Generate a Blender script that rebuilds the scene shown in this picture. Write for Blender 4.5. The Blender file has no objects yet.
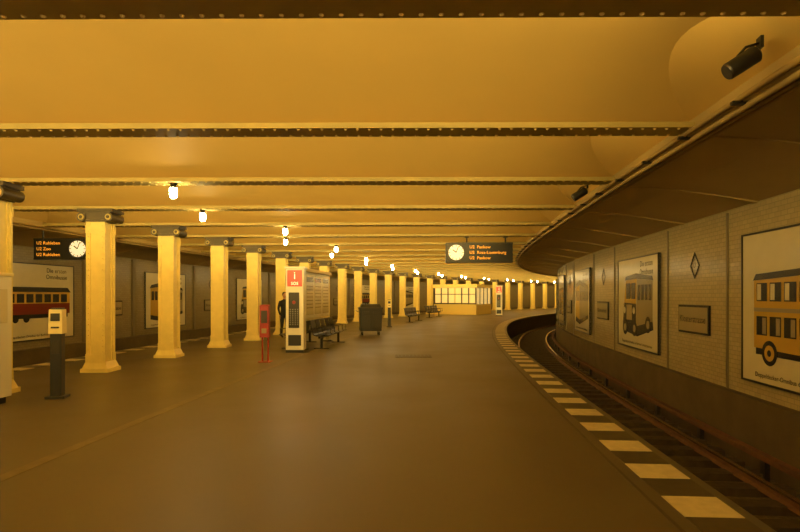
import bpy, math, random
from mathutils import Vector, Matrix
random.seed(4)
scene = bpy.context.scene
COL = scene.collection

# ------------------------------------------------------------------ materials
def lin(c):
    out = []
    for v in c:
        v = v / 255.0
        out.append(v / 12.92 if v <= 0.04045 else ((v + 0.055) / 1.055) ** 2.4)
    return (out[0], out[1], out[2], 1.0)

def mat(name, rgb, rough=0.5, metal=0.0, var=0.0, scale=4.0, bump=0.0, emit=None, estr=0.0, rough_var=0.0, coat=0.0):
    m = bpy.data.materials.new(name)
    m.use_nodes = True
    nt = m.node_tree
    p = nt.nodes["Principled BSDF"]
    c = lin(rgb)
    p.inputs["Base Color"].default_value = c
    p.inputs["Roughness"].default_value = rough
    p.inputs["Metallic"].default_value = metal
    tc = nt.nodes.new("ShaderNodeTexCoord")
    no = nt.nodes.new("ShaderNodeTexNoise")
    no.inputs["Scale"].default_value = scale
    no.inputs["Detail"].default_value = 6
    nt.links.new(tc.outputs["Object"], no.inputs["Vector"])
    if var > 0:
        cr = nt.nodes.new("ShaderNodeValToRGB")
        cr.color_ramp.elements[0].position = 0.3
        cr.color_ramp.elements[1].position = 0.7
        cr.color_ramp.elements[0].color = tuple(x * (1 - var) for x in c[:3]) + (1,)
        cr.color_ramp.elements[1].color = tuple(min(1, x * (1 + var)) for x in c[:3]) + (1,)
        nt.links.new(no.outputs["Fac"], cr.inputs["Fac"])
        nt.links.new(cr.outputs["Color"], p.inputs["Base Color"])
    if rough_var > 0:
        mr = nt.nodes.new("ShaderNodeMapRange")
        mr.inputs["From Min"].default_value = 0.3
        mr.inputs["From Max"].default_value = 0.7
        mr.inputs["To Min"].default_value = max(0, rough - rough_var)
        mr.inputs["To Max"].default_value = rough + rough_var
        nt.links.new(no.outputs["Fac"], mr.inputs["Value"])
        nt.links.new(mr.outputs["Result"], p.inputs["Roughness"])
    if bump > 0:
        b = nt.nodes.new("ShaderNodeBump")
        b.inputs["Strength"].default_value = bump
        b.inputs["Distance"].default_value = 0.01
        nt.links.new(no.outputs["Fac"], b.inputs["Height"])
        nt.links.new(b.outputs["Normal"], p.inputs["Normal"])
    if emit:
        p.inputs["Emission Color"].default_value = lin(emit)
        p.inputs["Emission Strength"].default_value = estr
    return m

def tile_mat(name, rgb, tile=0.15, th=0.075, rough=0.2):
    m = mat(name, rgb, rough)
    nt = m.node_tree
    p = nt.nodes["Principled BSDF"]
    uv = nt.nodes.new("ShaderNodeUVMap")
    br = nt.nodes.new("ShaderNodeTexBrick")
    c = lin(rgb)
    br.inputs["Color1"].default_value = c
    br.inputs["Color2"].default_value = tuple(x * 0.88 for x in c[:3]) + (1,)
    br.inputs["Mortar"].default_value = tuple(x * 0.7 for x in c[:3]) + (1,)
    br.inputs["Scale"].default_value = 1.0
    br.inputs["Mortar Size"].default_value = 0.005
    br.inputs["Brick Width"].default_value = tile
    br.inputs["Row Height"].default_value = th
    nt.links.new(uv.outputs["UV"], br.inputs["Vector"])
    nt.links.new(br.outputs["Color"], p.inputs["Base Color"])
    b = nt.nodes.new("ShaderNodeBump")
    b.inputs["Strength"].default_value = 0.3
    b.inputs["Distance"].default_value = 0.004
    b.invert = True
    nt.links.new(br.outputs["Fac"], b.inputs["Height"])
    nt.links.new(b.outputs["Normal"], p.inputs["Normal"])
    return m

M = {}
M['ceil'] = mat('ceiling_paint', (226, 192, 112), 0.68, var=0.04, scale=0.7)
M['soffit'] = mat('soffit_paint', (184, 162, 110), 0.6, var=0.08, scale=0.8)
M['beam'] = mat('beam_paint', (176, 158, 92), 0.5, var=0.1, scale=3)
M['rivet'] = mat('rivet_paint', (225, 200, 125), 0.4)
M['floor'] = mat('asphalt_floor', (86, 76, 54), 0.44, var=0.2, scale=0.55, bump=0.05, rough_var=0.06)
M['floor_side'] = mat('platform_concrete', (80, 68, 48), 0.8, var=0.2)
M['seam'] = mat('floor_seam_stone', (102, 90, 62), 0.45, var=0.2, scale=6)
M['edge_w'] = mat('edge_white_tile', (206, 192, 146), 0.5, var=0.12, scale=9)
M['edge_d'] = mat('edge_dark_tile', (70, 60, 40), 0.5, var=0.2, scale=9)
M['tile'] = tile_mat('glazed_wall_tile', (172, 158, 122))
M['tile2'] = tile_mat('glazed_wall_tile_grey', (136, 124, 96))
M['conc'] = mat('wall_base_concrete', (84, 70, 46), 0.75, var=0.2, scale=2)
M['joint'] = mat('wall_joint', (108, 96, 70), 0.4)
M['bed'] = mat('ballast_dirt', (92, 82, 64), 0.95, var=0.45, scale=18, bump=0.8)
M['sleeper'] = mat('sleeper_wood', (66, 54, 40), 0.85, var=0.3, scale=8)
M['rail'] = mat('rail_steel', (235, 210, 170), 0.25, 1.0)
M['rust'] = mat('rail_rust', (100, 64, 36), 0.7, var=0.2, scale=10)
M['col'] = mat('column_yellow_paint', (224, 202, 118), 0.4, var=0.06, scale=5)
M['cap'] = mat('capital_dark_paint', (70, 58, 32), 0.45, var=0.2, scale=8)
M['black'] = mat('black_paint', (20, 18, 16), 0.4)
M['dark'] = mat('dark_grey_metal', (44, 41, 36), 0.4, 0.3)
M['grey'] = mat('grey_metal', (130, 128, 120), 0.35, 0.6)
M['white'] = mat('white_enamel', (220, 214, 196), 0.35)
M['paper'] = mat('poster_paper', (206, 196, 164), 0.2, var=0.03)
M['pgrey'] = mat('poster_grey', (144, 132, 100), 0.25)
M['pyel'] = mat('poster_bus_yellow', (186, 148, 56), 0.22)
M['pred'] = mat('poster_tram_red', (110, 32, 18), 0.22)
M['pdark'] = mat('poster_ink', (32, 28, 22), 0.25)
M['yel'] = mat('validator_yellow', (226, 210, 150), 0.35)
M['red'] = mat('red_paint', (138, 24, 14), 0.4)
M['redlit'] = mat('red_backlit_panel', (200, 30, 16), 0.3, emit=(255, 50, 24), estr=1.4)
M['whitelit'] = mat('backlit_symbol', (255, 240, 220), 0.3, emit=(255, 200, 150), estr=1.6)
M['led'] = mat('led_amber', (255, 170, 40), 0.4, emit=(255, 165, 50), estr=0.9)
M['clock'] = mat('clock_face', (240, 238, 225), 0.3, emit=(255, 240, 215), estr=0.4)
M['lamp'] = mat('lamp_glass_glow', (255, 240, 210), 0.3, emit=(255, 226, 160), estr=85)
M['glass'] = mat('dark_glass', (26, 28, 26), 0.08)
M['kiosk'] = mat('kiosk_panel', (216, 192, 112), 0.4)
M['kwin'] = mat('kiosk_lit_window', (200, 180, 120), 0.15, emit=(255, 215, 130), estr=0.55)
M['skin'] = mat('skin', (176, 128, 96), 0.5)
M['coat'] = mat('dark_coat_cloth', (30, 28, 30), 0.9)
M['hair'] = mat('dark_hair', (36, 24, 16), 0.6)
M['cable'] = mat('cable_grey', (170, 146, 92), 0.5)

# ------------------------------------------------------------------ builder
class B:
    def __init__(self):
        self.v = []; self.f = []; self.m = []; self.s = []; self.uv = {}
        self.mats = []
    def mi(self, k):
        if k not in self.mats: self.mats.append(k)
        return self.mats.index(k)
    def add(self, verts, faces, k, smooth=False, X=None):
        o = len(self.v)
        for p in verts:
            p = Vector(p)
            if X is not None: p = X @ p
            self.v.append(p)
        mi = self.mi(k)
        for f in faces:
            self.f.append([o + i for i in f]); self.m.append(mi); self.s.append(smooth)
    def box(self, c, d, k, X=None, taper=(1, 1)):
        x, y, z = c; a, b, h = d[0] / 2, d[1] / 2, d[2] / 2
        tx, ty = taper
        vs = [(x - a, y - b, z - h), (x + a, y - b, z - h), (x + a, y + b, z - h), (x - a, y + b, z - h),
              (x - a * tx, y - b * ty, z + h), (x + a * tx, y - b * ty, z + h), (x + a * tx, y + b * ty, z + h), (x - a * tx, y + b * ty, z + h)]
        self.add(vs, [(0, 3, 2, 1), (4, 5, 6, 7), (0, 1, 5, 4), (1, 2, 6, 5), (2, 3, 7, 6), (3, 0, 4, 7)], k, False, X)
    def cyl(self, p0, p1, r0, r1, k, seg=16, X=None, smooth=True):
        p0 = Vector(p0); p1 = Vector(p1); d = (p1 - p0).normalized()
        u = d.orthogonal().normalized(); w = d.cross(u)
        ring = lambda p, r: [p + u * (r * math.cos(2 * math.pi * i / seg)) + w * (r * math.sin(2 * math.pi * i / seg)) for i in range(seg)]
        vs = ring(p0, r0) + ring(p1, r1)
        self.add(vs, [(i, (i + 1) % seg, seg + (i + 1) % seg, seg + i) for i in range(seg)], k, smooth, X)
        self.add(ring(p0, r0), [tuple(reversed(range(seg)))], k, False, X)
        self.add(ring(p1, r1), [tuple(range(seg))], k, False, X)
    def lathe(self, prof, k, seg=20, X=None, smooth=True):
        n = len(prof); vs = []
        for r, z in prof:
            for i in range(seg):
                a = 2 * math.pi * i / seg
                vs.append((r * math.cos(a), r * math.sin(a), z))
        fs = []
        for j in range(n - 1):
            for i in range(seg):
                fs.append((j * seg + i, j * seg + (i + 1) % seg, (j + 1) * seg + (i + 1) % seg, (j + 1) * seg + i))
        self.add(vs, fs, k, smooth, X)
    def ell(self, c, r, k, X=None, seg=16, rings=10):
        prof = [(max(1e-4, math.sin(math.pi * j / rings)), -math.cos(math.pi * j / rings)) for j in range(rings + 1)]
        S = Matrix.Translation(Vector(c)) @ Matrix.Diagonal((r[0], r[1], r[2], 1))
        self.lathe(prof, k, seg, (X @ S) if X is not None else S)
    def tube(self, pts, r, k, seg=8, X=None):
        pts = [Vector(p) for p in pts]; n = len(pts); vs = []
        for i, p in enumerate(pts):
            t = (pts[min(i + 1, n - 1)] - pts[max(i - 1, 0)]).normalized()
            up = Vector((0, 0, 1)) if abs(t.z) < 0.9 else Vector((1, 0, 0))
            u = t.cross(up).normalized(); w = u.cross(t)
            rr = r[i] if isinstance(r, (list, tuple)) else r
            vs += [p + u * (rr * math.cos(2 * math.pi * a / seg)) + w * (rr * math.sin(2 * math.pi * a / seg)) for a in range(seg)]
        fs = []
        for i in range(n - 1):
            for a in range(seg):
                fs.append((i * seg + a, i * seg + (a + 1) % seg, (i + 1) * seg + (a + 1) % seg, (i + 1) * seg + a))
        fs.append(tuple(range(seg))); fs.append(tuple((n - 1) * seg + a for a in range(seg)))
        self.add(vs, fs, k, True, X)
    def poly(self, pts, y, k, X=None):   # polygon in local xz plane facing -y
        self.add([(p[0], y, p[1]) for p in pts], [tuple(range(len(pts)))], k, False, X)
    def rect(self, x0, z0, x1, z1, y, k, X=None):
        self.poly([(x0, z0), (x1, z0), (x1, z1), (x0, z1)], y, k, X)
    def disc(self, x, z, r, y, k, seg=20, X=None):
        self.poly([(x + r * math.cos(2 * math.pi * i / seg), z + r * math.sin(2 * math.pi * i / seg)) for i in range(seg)], y, k, X)
    def text(self, s, size, x, y, z, k, X=None, align='CENTER'):
        cu = bpy.data.curves.new('t', 'FONT'); cu.body = s; cu.size = size
        cu.align_x = align; cu.align_y = 'CENTER'; cu.resolution_u = 2
        ob = bpy.data.objects.new('t', cu); COL.objects.link(ob)
        dg = bpy.context.evaluated_depsgraph_get()
        me = bpy.data.meshes.new_from_object(ob.evaluated_get(dg))
        T = Matrix.Translation((x, y, z)) @ Matrix.Rotation(math.pi / 2, 4, 'X')
        if X is not None: T = X @ T
        self.add([v.co.copy() for v in me.vertices], [tuple(p.vertices) for p in me.polygons], k, False, T)
        bpy.data.objects.remove(ob); bpy.data.meshes.remove(me); bpy.data.curves.remove(cu)
    def mesh(self, name):
        me = bpy.data.meshes.new(name)
        me.from_pydata([tuple(p) for p in self.v], [], self.f)
        for k in self.mats: me.materials.append(M[k])
        me.polygons.foreach_set('material_index', self.m)
        me.polygons.foreach_set('use_smooth', self.s)
        me.update()
        return me
    def obj(self, name, X=None, bevel=0.0, parent=None):
        ob = bpy.data.objects.new(name, self.mesh(name))
        COL.objects.link(ob)
        if X is not None: ob.matrix_world = X
        if bevel:
            bv = ob.modifiers.new('bevel', 'BEVEL'); bv.width = bevel; bv.segments = 2; bv.limit_method = 'ANGLE'
        if parent: ob.parent = parent
        return ob

# ------------------------------------------------------------------ station path
ctrl = [(0.85, -20), (1.22, -14), (1.62, -7), (2.06, 0), (2.28, 4), (2.50, 7), (2.76, 10), (3.35, 16), (4.15, 22), (5.55, 29), (7.6, 36),
        (10.6, 43), (14.6, 50), (19.2, 56), (25, 62), (32, 68), (40, 74), (49, 80)]
PL = []
for i in range(1, len(ctrl) - 2):
    p0, p1, p2, p3 = [Vector((c[0], c[1], 0)) for c in ctrl[i - 1:i + 3]]
    for a in range(16):
        t = a / 16
        PL.append(0.5 * ((2 * p1) + (-p0 + p2) * t + (2 * p0 - 5 * p1 + 4 * p2 - p3) * t * t + (-p0 + 3 * p1 - 3 * p2 + p3) * t ** 3))
for it in range(6):
    PL = [PL[0]] + [(PL[i - 1] + PL[i] * 2 + PL[i + 1]) / 4 for i in range(1, len(PL) - 1)] + [PL[-1]]
S = [0.0]
for i in range(1, len(PL)): S.append(S[-1] + (PL[i] - PL[i - 1]).length)
i0 = min(range(len(PL)), key=lambda i: abs(PL[i].y))
s0 = S[i0]; S = [s - s0 for s in S]
TAN = [(PL[min(i + 1, len(PL) - 1)] - PL[max(i - 1, 0)]).normalized() for i in range(len(PL))]
import bisect
SMIN, SMAX = S[0] + 0.01, S[-1] - 0.01
def frame(s):
    s = max(SMIN, min(SMAX, s))
    i = max(0, min(len(S) - 2, bisect.bisect(S, s) - 1))
    t = (s - S[i]) / (S[i + 1] - S[i])
    return PL[i].lerp(PL[i + 1], t), TAN[i].lerp(TAN[i + 1], t).normalized()
def F(s, off, z=0.0):
    p, t = frame(s)
    n = Vector((-t.y, t.x, 0))
    q = p + n * off
    return Vector((q.x, q.y, z))
def place(s, off, z=0.0, face='cam'):
    p, t = frame(s); q = F(s, off, z)
    if face == 'right_wall': x = -t
    elif face == 'left_wall': x = t
    elif face == 'cam': x = Vector((t.y, -t.x, 0))      # front faces back along the platform
    zz = Vector((0, 0, 1)); y = zz.cross(x)
    m = Matrix((x, y, zz)).transposed().to_4x4(); m.translation = q
    return m
def at(x, y, z=0, rot=0, sc=1.0):
    return Matrix.Translation((x, y, z)) @ Matrix.Rotation(math.radians(rot), 4, 'Z') @ Matrix.Scale(sc, 4)

COL_OFF = 9.0; EDGE_R = -0.3; EDGE_L = 11.5; WALL_R = -3.0; WALL_L = 14.5
SOF_R = -0.8; SOF_L = 12.4; ZB = 3.43
J0, J1 = -7, 28
def beam_line(j):
    s = 8.0 + 2.6 * j + (0.16 if j <= -2 else 0)
    c = F(s, COL_OFF); p, t = frame(s)
    m = max(0.008, t.x / t.y - 0.077)
    return s, c, m
def beam_pt(j, off):
    s, c, m = beam_line(j)
    g = lambda q: (lambda P: (P.y - (c.y - m * (P.x - c.x))))(F(q, off))
    a, b = s - 10, s + 12
    a = max(a, SMIN); b = min(b, SMAX)
    for _ in range(50):
        h = (a + b) / 2
        if g(h) > 0: b = h
        else: a = h
    return F((a + b) / 2, off), (a + b) / 2

# ------------------------------------------------------------------ shell
SA, SB = -12.5, 84.0
def srange(a, b, n): return [a + (b - a) * i / n for i in range(n + 1)]
def sweep(b, prof, k, a=SA, e=SB, n=160, closed=True):
    ss = srange(a, e, n); m = len(prof); vs = []
    for s in ss:
        for off, z in prof: vs.append(F(s, off, z))
    fs = []
    for i in range(n):
        for q in range(m if closed else m - 1):
            fs.append((i * m + q, i * m + (q + 1) % m, (i + 1) * m + (q + 1) % m, (i + 1) * m + q))
    if closed: fs += [tuple(range(m)), tuple(n * m + q for q in range(m))]
    b.add(vs, fs, k)

b = B(); sweep(b, [(EDGE_R, 0), (EDGE_L, 0)], 'floor', closed=False)
sweep(b, [(EDGE_R, 0), (EDGE_R, -0.16), (EDGE_R + 0.12, -0.16), (EDGE_R + 0.12, -1.1)], 'floor_side', closed=False)
sweep(b, [(EDGE_L, 0), (EDGE_L, -0.16), (EDGE_L - 0.12, -0.16), (EDGE_L - 0.12, -1.1)], 'floor_side', closed=False)
b.obj('floor')
b = B(); sweep(b, [(EDGE_R + 0.12, -1.1), (WALL_R - 0.1, -1.1)], 'bed', closed=False)
sweep(b, [(EDGE_L - 0.12, -1.1), (WALL_L + 0.1, -1.1)], 'bed', closed=False)
b.obj('track_bed_ground')

def wall(name, off, k):
    ss = srange(SA, SB, 160)
    sgn = 1 if off < 0 else -1
    me_v = []; me_f = []; uvs = []; mi = []
    rows = [(off + sgn * 0.10, -1.1), (off + sgn * 0.10, -0.02), (off, 0.0), (off, 3.2)]
    vi = 0
    for r in range(3):
        for i in range(160):
            a, c = rows[r], rows[r + 1]
            s1, s2 = ss[i], ss[i + 1]
            me_v += [F(s1, a[0], a[1]), F(s2, a[0], a[1]), F(s2, c[0], c[1]), F(s1, c[0], c[1])]
            uvs += [(s1, a[1]), (s2, a[1]), (s2, c[1]), (s1, c[1])]
            me_f.append((vi, vi + 1, vi + 2, vi + 3)); vi += 4
            mi.append(1 if r == 2 else 0)
    me = bpy.data.meshes.new(name); me.from_pydata([tuple(v) for v in me_v], [], me_f)
    me.materials.append(M['conc']); me.materials.append(M[k])
    me.polygons.foreach_set('material_index', mi)
    ul = me.uv_layers.new(name='UVMap')
    for i, u in enumerate(uvs): ul.data[i].uv = u
    ob = bpy.data.objects.new(name, me); COL.objects.link(ob)
wall('wall_right', WALL_R, 'tile')
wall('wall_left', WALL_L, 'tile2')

for nm, j in (('wall_back', J0), ('wall_end', J1)):
    A, _ = beam_pt(j, WALL_L + 0.3); C, _ = beam_pt(j, WALL_R - 0.3)
    b = B(); b.add([(A.x, A.y, -1.1), (C.x, C.y, -1.1), (C.x, C.y, 3.95), (A.x, A.y, 3.95)], [(0, 1, 2, 3)], 'joint'); b.obj(nm)

# vaulted ceiling between beams
b = B(); RISE = 0.34; SL = 0.5; HB = 0.02; Z0 = ZB + 0.09
NV = 18
for j in range(J0, J1):
    R0, _ = beam_pt(j, SOF_R); L0, _ = beam_pt(j, SOF_L); R1, _ = beam_pt(j + 1, SOF_R); L1, _ = beam_pt(j + 1, SOF_L)
    gap = (R1 - R0).length; gl = (L1 - L0).length
    va, ha, hb = [], [], []
    for i in range(NV + 1):
        v = i / NV
        fr = HB / gap + v * (1 - 2 * HB / gap); fl = HB / gl + v * (1 - 2 * HB / gl)
        r = R0.lerp(R1, fr); l = L0.lerp(L1, fl)
        h = RISE * (1 - (2 * v - 1) ** 2)
        d = h / SL; dirv = (l - r).normalized()
        rc = r + dirv * d; lc = l - dirv * d
        va += [(rc.x, rc.y, Z0 + h), (lc.x, lc.y, Z0 + h)]
        ha += [(r.x, r.y, ZB + 0.04), (r.x, r.y, Z0), (rc.x, rc.y, Z0 + h)]
        hb += [(l.x, l.y, ZB + 0.04), (l.x, l.y, Z0), (lc.x, lc.y, Z0 + h)]
    fs = [(2 * i, 2 * i + 1, 2 * i + 3, 2 * i + 2) for i in range(NV)]
    b.add(va, fs, 'ceil', True)
    f3 = [(3 * i + q, 3 * i + q + 1, 3 * i + q + 4, 3 * i + q + 3) for i in range(NV) for q in (0, 1)]
    b.add(ha, f3, 'ceil', False); b.add(hb, f3, 'ceil', False)
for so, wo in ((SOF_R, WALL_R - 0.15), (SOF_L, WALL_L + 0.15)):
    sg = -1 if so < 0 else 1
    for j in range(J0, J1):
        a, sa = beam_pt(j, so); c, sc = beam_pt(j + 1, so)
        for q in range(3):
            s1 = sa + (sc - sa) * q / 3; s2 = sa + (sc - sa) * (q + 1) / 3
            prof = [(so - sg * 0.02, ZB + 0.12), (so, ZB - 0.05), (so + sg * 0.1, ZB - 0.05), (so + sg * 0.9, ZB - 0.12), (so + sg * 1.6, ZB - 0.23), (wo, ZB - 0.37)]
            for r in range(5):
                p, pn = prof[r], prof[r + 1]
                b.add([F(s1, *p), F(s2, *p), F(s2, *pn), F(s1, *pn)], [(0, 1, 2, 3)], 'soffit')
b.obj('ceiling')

# beams with added fill lights and made-up housings, hidden by the lower flange
for j in range(J0, J1 + 1):
    R, _ = beam_pt(j, SOF_R - 0.02); L, _ = beam_pt(j, SOF_L + 0.02)
    d = (L - R); ln = d.length; d.normalize()
    b = B()
    X = Matrix((d, Vector((-d.y, d.x, 0)), Vector((0, 0, 1)))).transposed().to_4x4(); X.translation = R
    # local y points toward the camera end here (d runs right->left)
    b.box((ln / 2, 0, ZB + 0.015), (ln, 0.32, 0.03), 'beam')
    b.box((ln / 2, 0, ZB + 0.25), (ln, 0.03, 0.46), 'beam')
    b.box((ln / 2, 0.15, ZB + 0.045), (ln, 0.02, 0.03), 'beam')
    b.box((ln / 2, -0.085, ZB + 0.04), (ln - 1.6, 0.07, 0.02), 'white')  # made-up housing strip for the added fill light
    if -3 <= j <= 8:
        st = 0.13 if j < 3 else 0.2
        sg = 6 if j < 1 else 4
        for row in (-0.115, 0.115):
            n = int(ln / st)
            for i in range(n):
                x = (i + 0.5) * st
                b.cyl((x, row, ZB + 0.002), (x, row, ZB - 0.013), 0.02, 0.011, 'rivet', sg, smooth=False)
    b.obj('steel_ceiling_beam', X)
    if j < J1:
        la = bpy.data.lights.new('vault_fill_light', 'AREA'); la.shape = 'RECTANGLE'; la.size = ln - 1.8; la.size_y = 0.05  # added unseen light that brightens the vault behind this beam
        la.energy = 250 if j < 10 else 290
        la.color = (1.0, 0.72, 0.22)
        lo = bpy.data.objects.new('vault_fill_light', la); COL.objects.link(lo)
        em = Vector((d.y, -d.x, 0)) * 0.75 + Vector((0, 0, 0.66)); em.normalize()
        zc = -em; xc = d; yc = zc.cross(xc).normalized()
        mm = Matrix((xc, yc, zc)).transposed().to_4x4()
        mm.translation = R + d * (ln / 2) + Vector((d.y, -d.x, 0)) * 0.10 + Vector((0, 0, ZB + 0.06))
        lo.matrix_world = mm

# soffit ribs + pipes
b = B()
for j in range(-4, 20):
    for so, wo, sg in ((SOF_R, WALL_R, -1), (SOF_L, WALL_L, 1)):
        P, s = beam_pt(j, so)
        pts = [F(s, so + sg * 0.12, ZB - 0.05), F(s, so + sg * 0.9, ZB - 0.12), F(s, so + sg * 1.6, ZB - 0.23), F(s, wo + sg * 0.02, ZB - 0.345)]
        for a, c in zip(pts, pts[1:]):
            t = frame(s)[1] * 0.05
            dn = Vector((0, 0, -0.02))
            b.add([a - t + dn, a + t + dn, c + t + dn, c - t + dn, a - t, a + t, c + t, c - t],
                  [(0, 1, 2, 3), (0, 1, 5, 4), (2, 3, 7, 6), (1, 2, 6, 5), (0, 3, 7, 4)], 'soffit')
b.obj('trim_1')
b = B()
for off, z, r in ((SOF_R + 0.03, ZB - 0.02, 0.028), (SOF_R - 0.05, ZB - 0.08, 0.03), (SOF_R - 0.14, ZB - 0.085, 0.02), (SOF_R - 0.2, ZB - 0.09, 0.016)):
    b.tube([F(s, off, z) for s in srange(-9, 60, 120)], r, 'cable', 8)
for i in range(60):
    s = -6 + i * 1.1
    b.box((0, 0, 0), (0.34, 0.05, 0.03), 'dark', place(s, SOF_R - 0.08, ZB - 0.055))
b.obj('cable_conduits_right')
b = B()
b.tube([F(s, SOF_L - 0.03, ZB - 0.03) for s in srange(-9, 60, 120)], 0.03, 'cable', 8)
b.tube([F(s, SOF_L + 0.06, ZB - 0.08) for s in srange(-9, 60, 120)], 0.03, 'cable', 8)
b.obj('cable_conduits_left')

# edge marking
for sgn, eo in ((1, 0.0), (-1, 11.2)):
    b = B(); k = 0; s = 4.08 - 0.825 * 12 - 0.2
    while s < 70:
        for kk, w, hh in (('edge_w', 0.40, 0.006), ('edge_d', 0.415, 0.005)):
            pr = [(eo - 0.21, 0.0), (eo - 0.21, hh), (eo + 0.21, hh), (eo + 0.21, 0.0)]
            q = [F(s, o, z) for o, z in pr] + [F(s + w, o, z) for o, z in pr]
            b.add(q, [(0, 1, 5, 4), (1, 2, 6, 5), (2, 3, 7, 6), (0, 1, 2, 3), (4, 5, 6, 7)], kk)
            s += w + 0.005
        k += 1
    b.obj('platform_edge_marking')
b = B(); sweep(b, [(5.74, 0.0), (5.74, 0.003), (5.88, 0.003), (5.88, 0.0)], 'seam', -10, 60, 120); b.obj('floor_seam_strip')
b = B(); sweep(b, [(0.32, 0.0), (0.32, 0.003), (0.35, 0.003), (0.35, 0.0)], 'edge_d', -10, 60, 120); b.obj('floor_seam_strip')

# tracks
def track(c, third):
    b = B()
    for i in range(130):
        s = -8 + 0.62 * i
        b.box((0, 0, -1.05), (2.3, 0.24, 0.12), 'sleeper', place(s, c))
    for g in (-0.72, 0.72):
        o = c + g
        sweep(b, [(o - 0.07, -1.0), (o + 0.07, -1.0), (o + 0.02, -0.96), (o + 0.02, -0.9), (o + 0.034, -0.89), (o - 0.034, -0.89), (o - 0.02, -0.9), (o - 0.02, -0.96)], 'rust', -11, 75, 150)
        sweep(b, [(o - 0.036, -0.892), (o - 0.036, -0.865), (o + 0.036, -0.865), (o + 0.036, -0.892)], 'rail', -11, 75, 150)
    sweep(b, [(third - 0.06, -0.78), (third + 0.06, -0.78), (third + 0.06, -0.70), (third - 0.06, -0.70)], 'rust', -11, 75, 150)
    for i in range(40):
        b.box((0, 0, -0.94), (0.07, 0.12, 0.34), 'dark', place(-8 + 2.0 * i, third))
    b.obj('railway_track')
track(-1.62, -2.72); track(12.85, 14.2)

# ------------------------------------------------------------------ columns
b = B()
H = ZB
for sy in (-1, 1):
    b.box((0, sy * 0.17, H / 2), (0.40, 0.03, H), 'col')
b.box((0, 0, H / 2), (0.05, 0.34, H), 'col')
for sx in (-1, 1):
    b.box((sx * 0.145, 0, H / 2), (0.03, 0.33, H), 'col')
    for sy in (-1, 1):
        b.box((sx * 0.168, sy * 0.13, H / 2), (0.02, 0.05, H - 0.5), 'col')
for sy in (-1, 1):
    for sx in (-1, 1):
        b.box((sx * 0.155, sy * 0.192, H / 2 + 0.1), (0.09, 0.018, H - 0.5), 'col')
        for i in range(24):
            z = 0.42 + i * 0.115
            b.cyl((sx * 0.155, sy * 0.2, z), (sx * 0.155, sy * 0.217, z), 0.021, 0.012, 'col', 6, smooth=False)
    b.box((0, sy * 0.196, 0.25), (0.42, 0.02, 0.26), 'col')
    b.box((0, sy * 0.196, 3.0), (0.42, 0.02, 0.16), 'col')
for sx in (-1, 1):
    for i in range(18):
        z = 0.42 + i * 0.15
        for sy in (-1, 1):
            b.cyl((sx * 0.175, sy * 0.13, z), (sx * 0.193, sy * 0.13, z), 0.018, 0.012, 'col', 6, smooth=False)
b.box((0, 0, 0.04), (0.58, 0.52, 0.08), 'col')
b.box((0, 0, 0.14), (0.54, 0.48, 0.14), 'col', taper=(0.8, 0.84))
b.box((0, 0, H - 0.035), (0.74, 0.48, 0.07), 'cap')
b.box((0, 0, H - 0.085), (0.64, 0.43, 0.03), 'cap')
b.box((0, 0, H - 0.16), (0.54, 0.43, 0.13), 'cap')
b.box((0, 0, H - 0.25), (0.46, 0.42, 0.045), 'cap')
for sx in (-1, 1):
    b.cyl((sx * 0.285, -0.24, H - 0.175), (sx * 0.285, 0.24, H - 0.175), 0.095, 0.095, 'cap', 18)
    for sy in (-1, 1):
        b.cyl((sx * 0.285, sy * 0.24, H - 0.175), (sx * 0.285, sy * 0.252, H - 0.175), 0.065, 0.055, 'beam', 14)
        b.cyl((sx * 0.285, sy * 0.252, H - 0.175), (sx * 0.285, sy * 0.266, H - 0.175), 0.035, 0.028, 'cap', 12)
cme = b.mesh('steel_column')
shift = {-1: 0.25, 0: 0.27, 1: 0.23, 2: 0.15, 3: 0.03}
for j in range(-4, 27):
    s, c, m = beam_line(j)
    dx = shift.get(j, 0.25 if j < -1 else 0.0)
    ob = bpy.data.objects.new('steel_column', cme); COL.objects.link(ob)
    ob.matrix_world = Matrix.Translation((c.x - dx, c.y + dx * m, 0)) @ Matrix.Rotation(-math.atan(m), 4, 'Z')

# ------------------------------------------------------------------ lamps
b = B()
b.lathe([(0.001, 0), (0.055, 0), (0.055, -0.02), (0.04, -0.04), (0.04, -0.05), (0.062, -0.055), (0.062, -0.075)], 'dark', 16)
b.lathe([(0.057, -0.075), (0.062, -0.12), (0.06, -0.19), (0.048, -0.225), (0.025, -0.243), (0.001, -0.245)], 'lamp', 14)
lme = b.mesh('pendant_lamp')
def lamp(j, off):
    P, _ = beam_pt(j, off)
    ob = bpy.data.objects.new('pendant_lamp', lme); COL.objects.link(ob)
    ob.location = (P.x, P.y, ZB)
offs = {0: 6.3, 1: 7.05, 2: 6.1, 3: 6.95, 4: 6.0, 5: 6.9}
for j in range(0, 26):
    lamp(j, offs.get(j, 6.1 if j % 2 == 0 else 6.8))
lamp(-2, 6.6); lamp(-3, 6.0); lamp(-3, 2.0); lamp(-4, 4.2); lamp(-6, 4.2)

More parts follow.
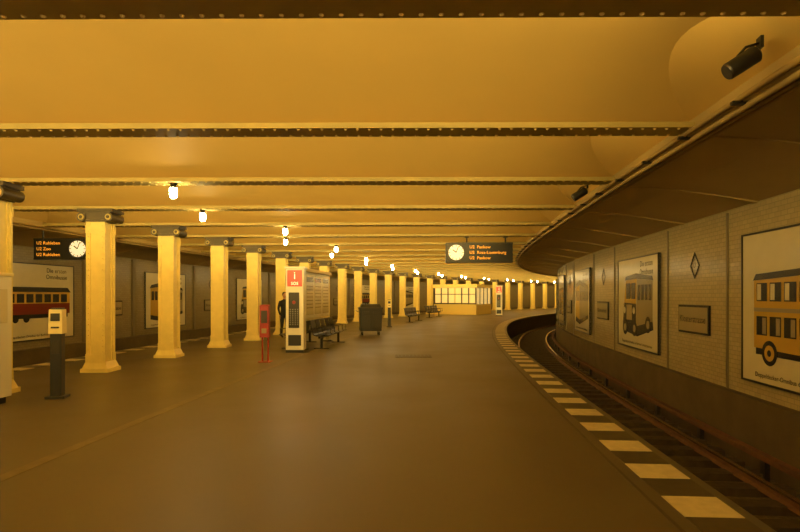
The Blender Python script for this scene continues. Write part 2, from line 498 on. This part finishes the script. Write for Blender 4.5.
# ------------------------------------------------------------------ posters
def vehicle(b, kind):
    y = -0.046
    if kind == 'bus':
        b.poly([(-1.15, -0.62), (0.95, -0.66), (0.95, 0.5), (-1.15, 0.42)], y, 'pyel')
        b.poly([(0.95, -0.66), (1.32, -0.56), (1.32, 0.44), (0.95, 0.5)], y, 'pgrey')
        b.poly([(-1.18, 0.42), (0.95, 0.5), (1.34, 0.44), (1.3, 0.52), (0.9, 0.6), (-1.1, 0.52)], y - 0.002, 'pdark')
        b.poly([(-1.15, -0.06), (0.95, -0.06), (0.95, 0.0), (-1.15, 0.0)], y - 0.002, 'pgrey')
        for i in range(6):
            x = -1.08 + i * 0.335
            b.rect(x, 0.1, x + 0.27, 0.38, y - 0.003, 'pdark'); b.rect(x, -0.42, x + 0.27, -0.13, y - 0.003, 'pdark')
            b.rect(x + 0.02, 0.12, x + 0.12, 0.36, y - 0.004, 'paper')
            b.rect(x + 0.15, -0.40, x + 0.25, -0.15, y - 0.004, 'pgrey')
        b.rect(1.0, 0.1, 1.27, 0.36, y - 0.003, 'pdark'); b.rect(1.0, -0.42, 1.27, -0.13, y - 0.003, 'pdark')
        b.rect(-1.1, -0.72, 1.25, -0.62, y, 'pdark')
        for x in (-0.75, 0.6):
            b.disc(x, -0.68, 0.19, y - 0.004, 'pdark'); b.disc(x, -0.68, 0.12, y - 0.006, 'pyel'); b.disc(x, -0.68, 0.05, y - 0.008, 'pdark')
        b.disc(1.08, -0.5, 0.05, y - 0.006, 'paper'); b.disc(1.24, -0.48, 0.04, y - 0.006, 'paper')
    elif kind == 'tram':
        b.rect(-1.3, -0.38, 1.3, -0.05, y, 'pred'); b.rect(-1.3, -0.05, 1.3, 0.3, y, 'pyel')
        b.poly([(-1.35, 0.3), (1.35, 0.3), (1.2, 0.45), (-1.2, 0.45)], y, 'pdark')
        for i in range(7):
            x = -1.2 + i * 0.35; b.rect(x, -0.02, x + 0.27, 0.24, y - 0.003, 'pdark')
        b.rect(-1.2, -0.5, 1.2, -0.38, y, 'pdark')
        for x in (-0.9, -0.5, 0.5, 0.9): b.disc(x, -0.5, 0.12, y - 0.004, 'pdark')
    elif kind == 'railcar':
        b.poly([(-1.15, -0.62), (-0.35, -0.72), (-0.35, 0.6), (-1.15, 0.5)], y, 'pyel')
        b.poly([(-0.35, -0.72), (1.25, -0.5), (1.25, 0.42), (-0.35, 0.6)], y, 'pgrey')
        b.poly([(-1.2, 0.5), (-0.3, 0.6), (1.3, 0.42), (1.2, 0.55), (-0.35, 0.78), (-1.1, 0.64)], y - 0.003, 'pdark')
        for i in range(3): b.rect(-1.08 + i * 0.24, 0.0, -0.9 + i * 0.24, 0.38, y - 0.003, 'pdark')
        for i in range(5): b.rect(-0.22 + i * 0.3, 0.0, 0.0 + i * 0.3, 0.34, y - 0.003, 'pdark')
        b.poly([(-1.15, -0.8), (-0.35, -0.9), (1.25, -0.62), (1.25, -0.5), (-0.35, -0.72), (-1.15, -0.62)], y, 'pdark')
    else:
        b.poly([(-1.05, -0.5), (0.0, -0.6), (0.0, -0.02), (-0.95, 0.0)], y, 'pdark')
        b.poly([(-0.95, 0.0), (0.0, -0.02), (0.05, 0.62), (-0.8, 0.6)], y, 'pyel')
        b.poly([(0.0, -0.6), (1.15, -0.42), (1.15, 0.55), (0.05, 0.62)], y, 'pgrey')
        b.poly([(-0.88, 0.6), (0.08, 0.62), (1.2, 0.55), (1.1, 0.66), (0.0, 0.76), (-0.8, 0.7)], y - 0.002, 'pdark')
        for i in range(4): b.rect(0.14 + i * 0.25, 0.08, 0.32 + i * 0.25, 0.46, y - 0.003, 'pdark')
        b.rect(-0.78, 0.1, -0.42, 0.52, y - 0.003, 'pdark'); b.rect(-0.36, 0.1, -0.04, 0.52, y - 0.003, 'pdark')
        b.rect(-0.75, -0.45, -0.3, -0.05, y - 0.003, 'pgrey')
        b.poly([(-1.05, -0.75), (0.1, -0.85), (1.2, -0.62), (1.15, -0.42), (0.0, -0.6), (-1.05, -0.5)], y - 0.001, 'pdark')
        for x in (-0.85, -0.12): b.disc(x, -0.66, 0.2, y - 0.004, 'pdark'); b.disc(x, -0.66, 0.1, y - 0.005, 'pgrey')
        b.disc(0.85, -0.52, 0.2, y - 0.004, 'pdark'); b.disc(0.85, -0.52, 0.1, y - 0.005, 'pgrey')
        for x in (-0.9, -0.16): b.disc(x, -0.2, 0.09, y - 0.005, 'paper')

def poster(s, side, kind, w=3.0, h=2.35):
    b = B(); hw, hh = w / 2, h / 2
    b.box((0, -0.02, 0), (w, 0.04, h), 'paper')
    for sx in (-1, 1): b.box((sx * (hw - 0.015), -0.025, 0), (0.03, 0.06, h), 'black')
    for sz in (-1, 1): b.box((0, -0.025, sz * (hh - 0.015)), (w, 0.06, 0.03), 'black')
    vehicle(b, kind)
    b.text('Die ersten\nOmnibusse', 0.2, 0.72, -0.046, hh - 0.3, 'pdark')
    b.text('Doppeldecker-Omnibus der Berliner Verkehrsbetriebe', 0.1, 0, -0.046, -hh + 0.14, 'pdark')
    b.obj('framed_wall_poster', place(s, WALL_R + 0.02 if side == 'right_wall' else WALL_L - 0.02, 1.42, side))

kr = ['truck', 'bus', 'truck', 'railcar', 'bus', 'tram']
for i in range(-1, 6): poster(7.5 + 6.55 * i, 'right_wall', kr[(i + 1) % 6])
kl = ['tram', 'railcar', 'truck', 'bus', 'tram', 'railcar', 'bus', 'tram']
for i, s in enumerate([8.3, 15.0, 21.3, 28.2, 35.2, 42.3, 49.5, 57.0]): poster(s, 'left_wall', kl[(i + 7) % 8])

def name_sign(s, side):
    b = B()
    b.box((0, -0.02, 0), (1.3, 0.04, 0.56), 'pdark'); b.box((0, -0.03, 0), (1.22, 0.04, 0.48), 'pgrey')
    b.text('Klosterstrasse', 0.19, 0, -0.053, 0.0, 'pdark')
    b.obj('station_name_sign', place(s, WALL_R + 0.01 if side == 'right_wall' else WALL_L - 0.01, 1.14, side))
    b = B()
    d = 0.2
    out = [(0, d * 1.3), (-d, 0), (0, -d * 1.3), (d, 0)]
    inn = [(x * 0.84, z * 0.84) for x, z in out]
    for i in range(4):
        q = (i + 1) % 4
        b.add([(out[i][0], -0.015, out[i][1]), (out[q][0], -0.015, out[q][1]), (inn[q][0], -0.015, inn[q][1]), (inn[i][0], -0.015, inn[i][1]),
               (out[i][0], 0.0, out[i][1]), (out[q][0], 0, out[q][1]), (inn[q][0], 0, inn[q][1]), (inn[i][0], 0, inn[i][1])],
              [(0, 1, 2, 3), (0, 1, 5, 4), (2, 3, 7, 6)], 'pdark')
    b.text('U', 0.14, 0, -0.012, 0, 'pdark')
    b.obj('wall_emblem', place(s, WALL_R + 0.002 if side == 'right_wall' else WALL_L - 0.002, 2.2, side))
for i in range(5): name_sign(10.85 + 6.55 * i, 'right_wall')
for s in (11.8, 18.2, 24.7, 31.7, 38.7): name_sign(s, 'left_wall')
b = B()
for i in range(-1, 6):
    for d in (-1.25, 1.3):
        b.box((0, -0.012, 1.52), (0.05, 0.03, 3.04), 'joint', place(10.85 + 6.55 * i + d, WALL_R, 0, 'right_wall'))
b.obj('trim_2')
b = B()
for s in (6.0, 10.4, 13.1, 16.9, 19.4, 23.3, 26, 30.3, 33.2, 37.2, 40.4, 44.4, 47.5, 51.5, 55):
    b.box((0, -0.03, 1.52), (0.16, 0.06, 3.04), 'joint', place(s, WALL_L, 0, 'left_wall'))
b.obj('trim_3')

# ------------------------------------------------------------------ hanging signs
def hanging_sign(x, y, z, w, h, clock_side, lines):
    b = B()
    b.box((0, 0, 0), (w, 0.22, h), 'black')
    b.box((0, -0.115, h / 2 - 0.02), (w, 0.02, 0.04), 'dark')
    b.box((0, -0.115, -h / 2 + 0.02), (w, 0.02, 0.04), 'dark')
    cx = clock_side * (w / 2 - h / 2)
    b.cyl((cx, -0.11, 0), (cx, -0.15, 0), h * 0.46, h * 0.46, 'dark', 32)
    b.cyl((cx, -0.15, 0), (cx, -0.156, 0), h * 0.38, h * 0.38, 'clock', 32)
    for i in range(12):
        a = i * math.pi / 6; r = h * 0.33
        T = Matrix.Translation((cx, -0.159, 0)) @ Matrix.Rotation(a, 4, 'Y')
        b.box((0, 0, r), (0.016, 0.004, 0.05), 'black', T)
    for a, l, wd in ((-0.9, h * 0.22, 0.03), (0.35, h * 0.32, 0.02)):
        T = Matrix.Translation((cx, -0.162, 0)) @ Matrix.Rotation(a, 4, 'Y')
        b.box((0, 0, l / 2), (wd, 0.004, l), 'black', T)
    x0 = -w / 2 + 0.08 if clock_side > 0 else -w / 2 + h + 0.1
    for i, t in enumerate(lines):
        b.text(t, h * 0.21, x0, -0.128, h * 0.27 - i * h * 0.27, 'led', align='LEFT')
    zt = ZB - z
    for px in (-w * 0.18 if clock_side < 0 else -w * 0.38, w * 0.40):
        b.cyl((px, 0, h / 2 - 0.01), (px, 0, zt), 0.025, 0.025, 'dark', 10)
        b.box((px, 0, zt - 0.015), (0.12, 0.12, 0.03), 'dark')
    b.obj('hanging_departure_display', at(x, y, z))
s, c, m = beam_line(3); by = c.y - m * (2.43 - c.x)
hanging_sign(2.43, by, 2.93, 2.05, 0.62, -1, ['U2  Pankow', 'U2  Rosa-Luxemburg', 'U2  Pankow'])
s, c, m = beam_line(2); by = c.y - m * (-8.85 - c.x)
hanging_sign(-8.85, by, 2.83, 1.45, 0.56, 1, ['U2 Ruhleben', 'U2 Zoo', 'U2 Ruhleben'])

# loudspeakers
def speaker(x, y, z, rot):
    b = B()
    T = Matrix.Rotation(math.radians(-32), 4, 'Y')
    b.cyl((-0.15, 0, -0.08), (0.15, 0, -0.08), 0.088, 0.088, 'black', 24, T)
    b.cyl((-0.17, 0, -0.08), (-0.15, 0, -0.08), 0.078, 0.088, 'dark', 24, T)
    b.cyl((0.15, 0, -0.08), (0.175, 0, -0.08), 0.088, 0.06, 'dark', 24, T)
    b.tube([(0.0, 0, 0.0), (0.08, 0, 0.09), (0.20, 0, 0.12)], 0.014, 'dark', 8)
    b.box((0.21, 0, 0.12), (0.03, 0.1, 0.12), 'dark')
    b.obj('loudspeaker', at(x, y, z, rot, 0.76))
P = F(4.2, SOF_R + 0.47); speaker(P.x, P.y, ZB + 0.03, -10)
P = F(9.3, SOF_R + 0.42); speaker(P.x, P.y, ZB - 0.02, -10)

# ------------------------------------------------------------------ platform furniture
def validator(X):
    b = B()
    b.box((0, 0, 0.02), (0.28, 0.24, 0.04), 'dark')
    b.box((0, 0, 0.52), (0.16, 0.15, 0.98), 'black')
    b.box((0, 0, 1.2), (0.2, 0.18, 0.38), 'yel', taper=(0.94, 0.94))
    b.box((0, -0.095, 1.27), (0.13, 0.02, 0.12), 'dark')
    b.box((0, -0.1, 1.11), (0.11, 0.03, 0.025), 'black')
    b.box((0, -0.08, 0.8), (0.12, 0.01, 0.2), 'dark')
    b.box((0, 0, 1.4), (0.16, 0.13, 0.03), 'dark')
    b.obj('ticket_validator', X, bevel=0.012)
validator(at(-5.38, 8.38, 0, 12))
validator(at(-0.55, 27.5, 0, 0))

b = B()   # ticket machine
b.box((0, 0, 0.05), (0.9, 0.6, 0.1), 'dark')
b.box((0, 0, 1.0), (1.0, 0.7, 1.8), 'white')
b.box((0, 0, 1.92), (1.04, 0.74, 0.05), 'yel')
b.box((0, -0.355, 1.4), (0.62, 0.02, 0.42), 'glass')
b.box((0, -0.355, 0.95), (0.8, 0.02, 0.3), 'dark')
b.box((0.2, -0.37, 0.95), (0.2, 0.02, 0.12), 'grey')
b.box((0, -0.36, 0.5), (0.5, 0.03, 0.16), 'black')
b.box((0, -0.355, 1.75), (0.9, 0.02, 0.2), 'yel')
b.box((0.505, 0, 1.45), (0.012, 0.5, 0.5), 'paper')
b.obj('ticket_machine', at(-6.36, 7.7, 0, 0), bevel=0.015)

b = B()   # information / emergency pillar
b.box((0, 0, 0.04), (0.5, 0.44, 0.08), 'dark')
b.box((0, 0, 1.22), (0.5, 0.42, 2.3), 'white')
b.box((0, -0.215, 2.1), (0.42, 0.02, 0.46), 'redlit')
b.text('i', 0.3, 0, -0.228, 2.17, 'whitelit'); b.text('SOS', 0.12, 0, -0.228, 1.95, 'whitelit')
b.box((-0.02, -0.215, 1.2), (0.3, 0.02, 1.0), 'dark')
for i in range(8):
    for q in range(4):
        b.cyl((-0.12 + q * 0.07, -0.225, 0.8 + i * 0.06), (-0.12 + q * 0.07, -0.235, 0.8 + i * 0.06), 0.02, 0.016, 'grey', 8)
b.cyl((-0.02, -0.225, 1.42), (-0.02, -0.25, 1.42), 0.05, 0.045, 'red', 14)
b.box((0, -0.215, 0.35), (0.36, 0.02, 0.3), 'black')
b.box((0, 0, 2.4), (0.56, 0.48, 0.06), 'white')
pill = b.mesh('information_pillar')
for X in (at(-2.97, 15.25), at(7.9, 42.5, 0, -14)):
    ob = bpy.data.objects.new('information_pillar', pill); COL.objects.link(ob); ob.matrix_world = X
    bv = ob.modifiers.new('bevel', 'BEVEL'); bv.width = 0.012; bv.limit_method = 'ANGLE'

b = B()   # notice board cabinet running along platform (local x = along platform)
for x in (-1.55, 1.55):
    b.box((x, 0, 1.2), (0.09, 0.12, 2.4), 'yel')
    b.box((x, 0, 0.02), (0.2, 0.3, 0.04), 'dark')
b.box((0, 0, 1.62), (3.02, 0.1, 1.4), 'white')
for sy in (-1, 1):
    for i in range(3):
        x = -1.0 + i * 1.0
        b.box((x, sy * 0.055, 1.62), (0.9, 0.012, 1.2), 'paper')
        b.box((x, sy * 0.063, 2.1), (0.7, 0.008, 0.14), 'pred' if i == 1 else 'pdark')
        for r in range(7): b.box((x, sy * 0.063, 1.9 - r * 0.11), (0.72, 0.008, 0.03), 'pgrey')
b.box((0, 0, 2.38), (3.3, 0.22, 0.1), 'kiosk')
b.box((0, 0, 0.88), (3.02, 0.12, 0.06), 'yel')
NB = at(-2.72, 17.35, 0, 84)
b.obj('notice_board', NB, bevel=0.006)

def bench(X, n=5):
    b = B()
    L = n * 0.58
    b.box((0, 0, 0.36), (L, 0.06, 0.06), 'black')
    for x in (-L / 2 + 0.3, L / 2 - 0.3):
        b.box((x, 0, 0.19), (0.07, 0.07, 0.34), 'black'); b.box((x, 0, 0.012), (0.1, 0.46, 0.024), 'black')
    for i in range(n):
        x = -L / 2 + 0.29 + i * 0.58
        prof = [(-0.25, 0.44), (-0.22, 0.455), (0.0, 0.425), (0.15, 0.425), (0.2, 0.46), (0.25, 0.7), (0.28, 0.86), (0.31, 0.87)]
        for sx0, sx1 in ((-0.25, 0.25),):
            vs = []
            for (yy, zz) in prof: vs += [(x + sx0, yy, zz), (x + sx1, yy, zz), (x + sx0, yy + 0.012, zz - 0.018), (x + sx1, yy + 0.012, zz - 0.018)]
            fs = []
            for q in range(len(prof) - 1):
                a = q * 4; c = a + 4
                fs += [(a, a + 1, c + 1, c), (a + 2, a + 3, c + 3, c + 2), (a, a + 2, c + 2, c), (a + 1, a + 3, c + 3, c + 1)]
            b.add(vs, fs, 'black')
        for sx in (-1, 1): b.tube([(x + sx * 0.26, -0.2, 0.4), (x + sx * 0.26, -0.2, 0.62), (x + sx * 0.26, 0.18, 0.64)], 0.014, 'dark', 6)
        b.box((x, 0.03, 0.4), (0.08, 0.3, 0.04), 'black')
    b.obj('metal_bench', X)
bench(at(-2.25, 17.3, 0, 84 ), 5)
bench(at(-3.25, 17.4, 0, 264), 5)
bench(at(0.9, 33.5, 0, 74), 5)
bench(at(2.6, 40.5, 0, 68), 5)

b = B()   # fire extinguisher stand
for x in (-0.07, 0.07):
    b.cyl((x, 0, 0.0), (x, 0, 1.3), 0.022, 0.022, 'red', 10)
b.box((0, 0, 0.01), (0.3, 0.26, 0.02), 'red')
b.box((0, -0.04, 0.98), (0.22, 0.16, 0.76), 'red')
b.box((0, -0.04, 1.37), (0.24, 0.18, 0.04), 'red', taper=(0.7, 0.7))
b.box((0, -0.125, 1.1), (0.15, 0.012, 0.3), 'dark'); b.box((0, -0.125, 0.76), (0.12, 0.012, 0.12), 'pgrey')
b.obj('fire_extinguisher_cabinet', at(-3.27, 12.95), bevel=0.01)

b = B()   # waste container
b.box((0, 0, 0.62), (0.86, 0.5, 0.9), 'black', taper=(1.08, 1.1))
b.box((0, 0, 1.1), (0.98, 0.6, 0.08), 'dark')
b.box((0, 0.03, 1.2), (0.86, 0.5, 0.14), 'black', taper=(0.85, 0.7))
for x in (-0.22, 0.22):
    b.box((x, -0.275, 0.92), (0.26, 0.03, 0.12), 'dark'); b.box((x, -0.265, 0.55), (0.34, 0.02, 0.5), 'dark')
for x in (-0.34, 0.34):
    for y in (-0.18, 0.18):
        b.cyl((x - 0.02, y, 0.075), (x + 0.02, y, 0.075), 0.075, 0.075, 'dark', 14); b.box((x, y, 0.15), (0.07, 0.05, 0.08), 'grey')
b.tube([(-0.5, 0.2, 0.95), (-0.58, 0.2, 1.0), (-0.58, -0.2, 1.0), (-0.5, -0.2, 0.95)], 0.018, 'grey', 6)
b.obj('wheeled_waste_container', at(-1.22, 21.95, 0, 10), bevel=0.012)

b = B(); b.box((0, 0, 0.003), (0.95, 0.6, 0.006), 'edge_d')
for i in range(9): b.box((-0.4 + i * 0.1, 0, 0.008), (0.03, 0.5, 0.004), 'dark')
b.obj('floor_hatch', at(0.35, 14.2))

b = B()   # kiosk
W, D_, Hk = 3.9, 4.0, 2.6
b.box((0, 0, 0.45), (W, D_, 0.9), 'kiosk')
b.box((0, 0, Hk - 0.15), (W + 0.2, D_ + 0.2, 0.3), 'kiosk')
b.box((0, 0, 1.6), (W - 0.1, D_ - 0.1, 1.4), 'kwin')
for x in [-W / 2 + 0.05 + i * (W - 0.1) / 6 for i in range(7)]:
    for y in (-D_ / 2 + 0.05, D_ / 2 - 0.05): b.box((x, y, 1.6), (0.1, 0.1, 1.45), 'cap' if 0.3 < abs(x) < 1.8 else 'kiosk')
for sx in (-1, 1):
    for i in range(5): b.box((sx * (W / 2 - 0.05), -D_ / 2 + 0.05 + i * (D_ - 0.1) / 4, 1.6), (0.1, 0.1, 1.45), 'cap')
b.box((0, -D_ / 2 - 0.01, 0.95), (W, 0.06, 0.1), 'cap')
b.box((0, -D_ / 2 - 0.01, 1.75), (W, 0.06, 0.05), 'cap')
b.obj('platform_kiosk', place(46.0, 6.55), bevel=0.01)

# ------------------------------------------------------------------ person
def person(X):
    root = bpy.data.objects.new('person', None); COL.objects.link(root); root.matrix_world = X
    J = [(0, 0, 0.93, .13), (0, 0.0, 1.12, .125), (0, 0.01, 1.34, .15), (0, 0.0, 1.45, .065), (0, -0.01, 1.52, .055),
         (-.1, 0, .86, .095), (-.11, -.01, .48, .062), (-.115, .02, .09, .042), (-.125, -.12, .035, .035),
         (.1, 0, .86, .095), (.12, .02, .48, .062), (.13, .06, .09, .042), (.15, -.07, .035, .035),
         (-.18, .01, 1.37, .062), (-.24, .03, 1.12, .047), (-.22, -.06, .88, .032),
         (.18, .01, 1.37, .062), (.25, .03, 1.12, .047), (.2, -.14, .98, .032)]
    E = [(0, 1), (1, 2), (2, 3), (3, 4), (0, 5), (5, 6), (6, 7), (7, 8), (0, 9), (9, 10), (10, 11), (11, 12), (2, 13), (13, 14), (14, 15), (2, 16), (16, 17), (17, 18)]
    me = bpy.data.meshes.new('body'); me.from_pydata([j[:3] for j in J], E, [])
    ob = bpy.data.objects.new('body', me); COL.objects.link(ob); ob.parent = root
    me.materials.append(M['coat'])
    sk = ob.modifiers.new('skin', 'SKIN'); sk.use_smooth_shade = True
    for i, j in enumerate(J): me.skin_vertices[0].data[i].radius = (j[3], j[3] * (0.78 if i < 4 else 1))
    me.skin_vertices[0].data[0].use_root = True
    ss = ob.modifiers.new('sub', 'SUBSURF'); ss.levels = 2; ss.render_levels = 2
    b = B()
    b.ell((0, -.02, 1.63), (.078, .095, .115), 'skin')
    b.ell((0, -.112, 1.615), (.014, .02, .022), 'skin', seg=8, rings=6)
    for sx in (-1, 1):
        b.ell((sx * .03, -.103, 1.64), (.012, .008, .007), 'white', seg=8, rings=6)
        b.ell((sx * .03, -.11, 1.64), (.005, .003, .005), 'black', seg=8, rings=6)
        b.ell((sx * .08, -.01, 1.63), (.012, .02, .03), 'skin', seg=8, rings=6)
    b.ell((0, -.105, 1.575), (.024, .008, .007), 'pred', seg=8, rings=6)
    b.cyl((0, 0, 1.48), (0, -.01, 1.56), .055, .05, 'skin', 12)
    b.obj('head', parent=root)
    b = B(); b.ell((0, .008, 1.66), (.086, .096, .105), 'hair'); b.obj('hair', parent=root)
    b = B()
    for hx, hy, hz in ((-.22, -.07, .83), (.195, -.19, .965)):
        b.ell((hx, hy, hz), (.02, .035, .045), 'skin', seg=10, rings=8)
        for i, l in enumerate((.06, .07, .065, .05)):
            yy = hy - .026 + i * .018
            b.tube([(hx, yy, hz - .03), (hx + .004, yy, hz - .03 - l * .55), (hx + .014, yy, hz - .03 - l)], [.009, .0085, .007], 'skin', 6)
        b.tube([(hx, hy - .03, hz + .01), (hx + .008, hy - .05, hz - .015), (hx + .012, hy - .052, hz - .04)], [.01, .009, .008], 'skin', 6)
    b.obj('hands', parent=root)
    b = B(); b.box((.3, .02, .85), (.1, .3, .34), 'black', taper=(.8, .8)); b.tube([(.3, -.08, 1.0), (.24, 0, 1.4), (.05, .1, 1.45), (.3, .12, 1.0)], .012, 'black', 6)
    b.obj('shoulder_bag', parent=root)
person(at(-4.42, 20.4, 0.0, 40))

# ------------------------------------------------------------------ camera / world / view
w = bpy.data.worlds.new('World'); scene.world = w; w.use_nodes = True
w.node_tree.nodes['Background'].inputs[0].default_value = (0.02, 0.014, 0.005, 1)
cam = bpy.data.cameras.new('camera'); co = bpy.data.objects.new('camera', cam); COL.objects.link(co)
co.location = (0, 0, 1.6); co.rotation_euler = (math.pi / 2, 0, 0)
cam.lens = 24; cam.sensor_width = 36; cam.shift_y = 0.0375; cam.clip_start = 0.05; cam.clip_end = 300
scene.camera = co
scene.view_settings.view_transform = 'Standard'
scene.view_settings.exposure = 0.0
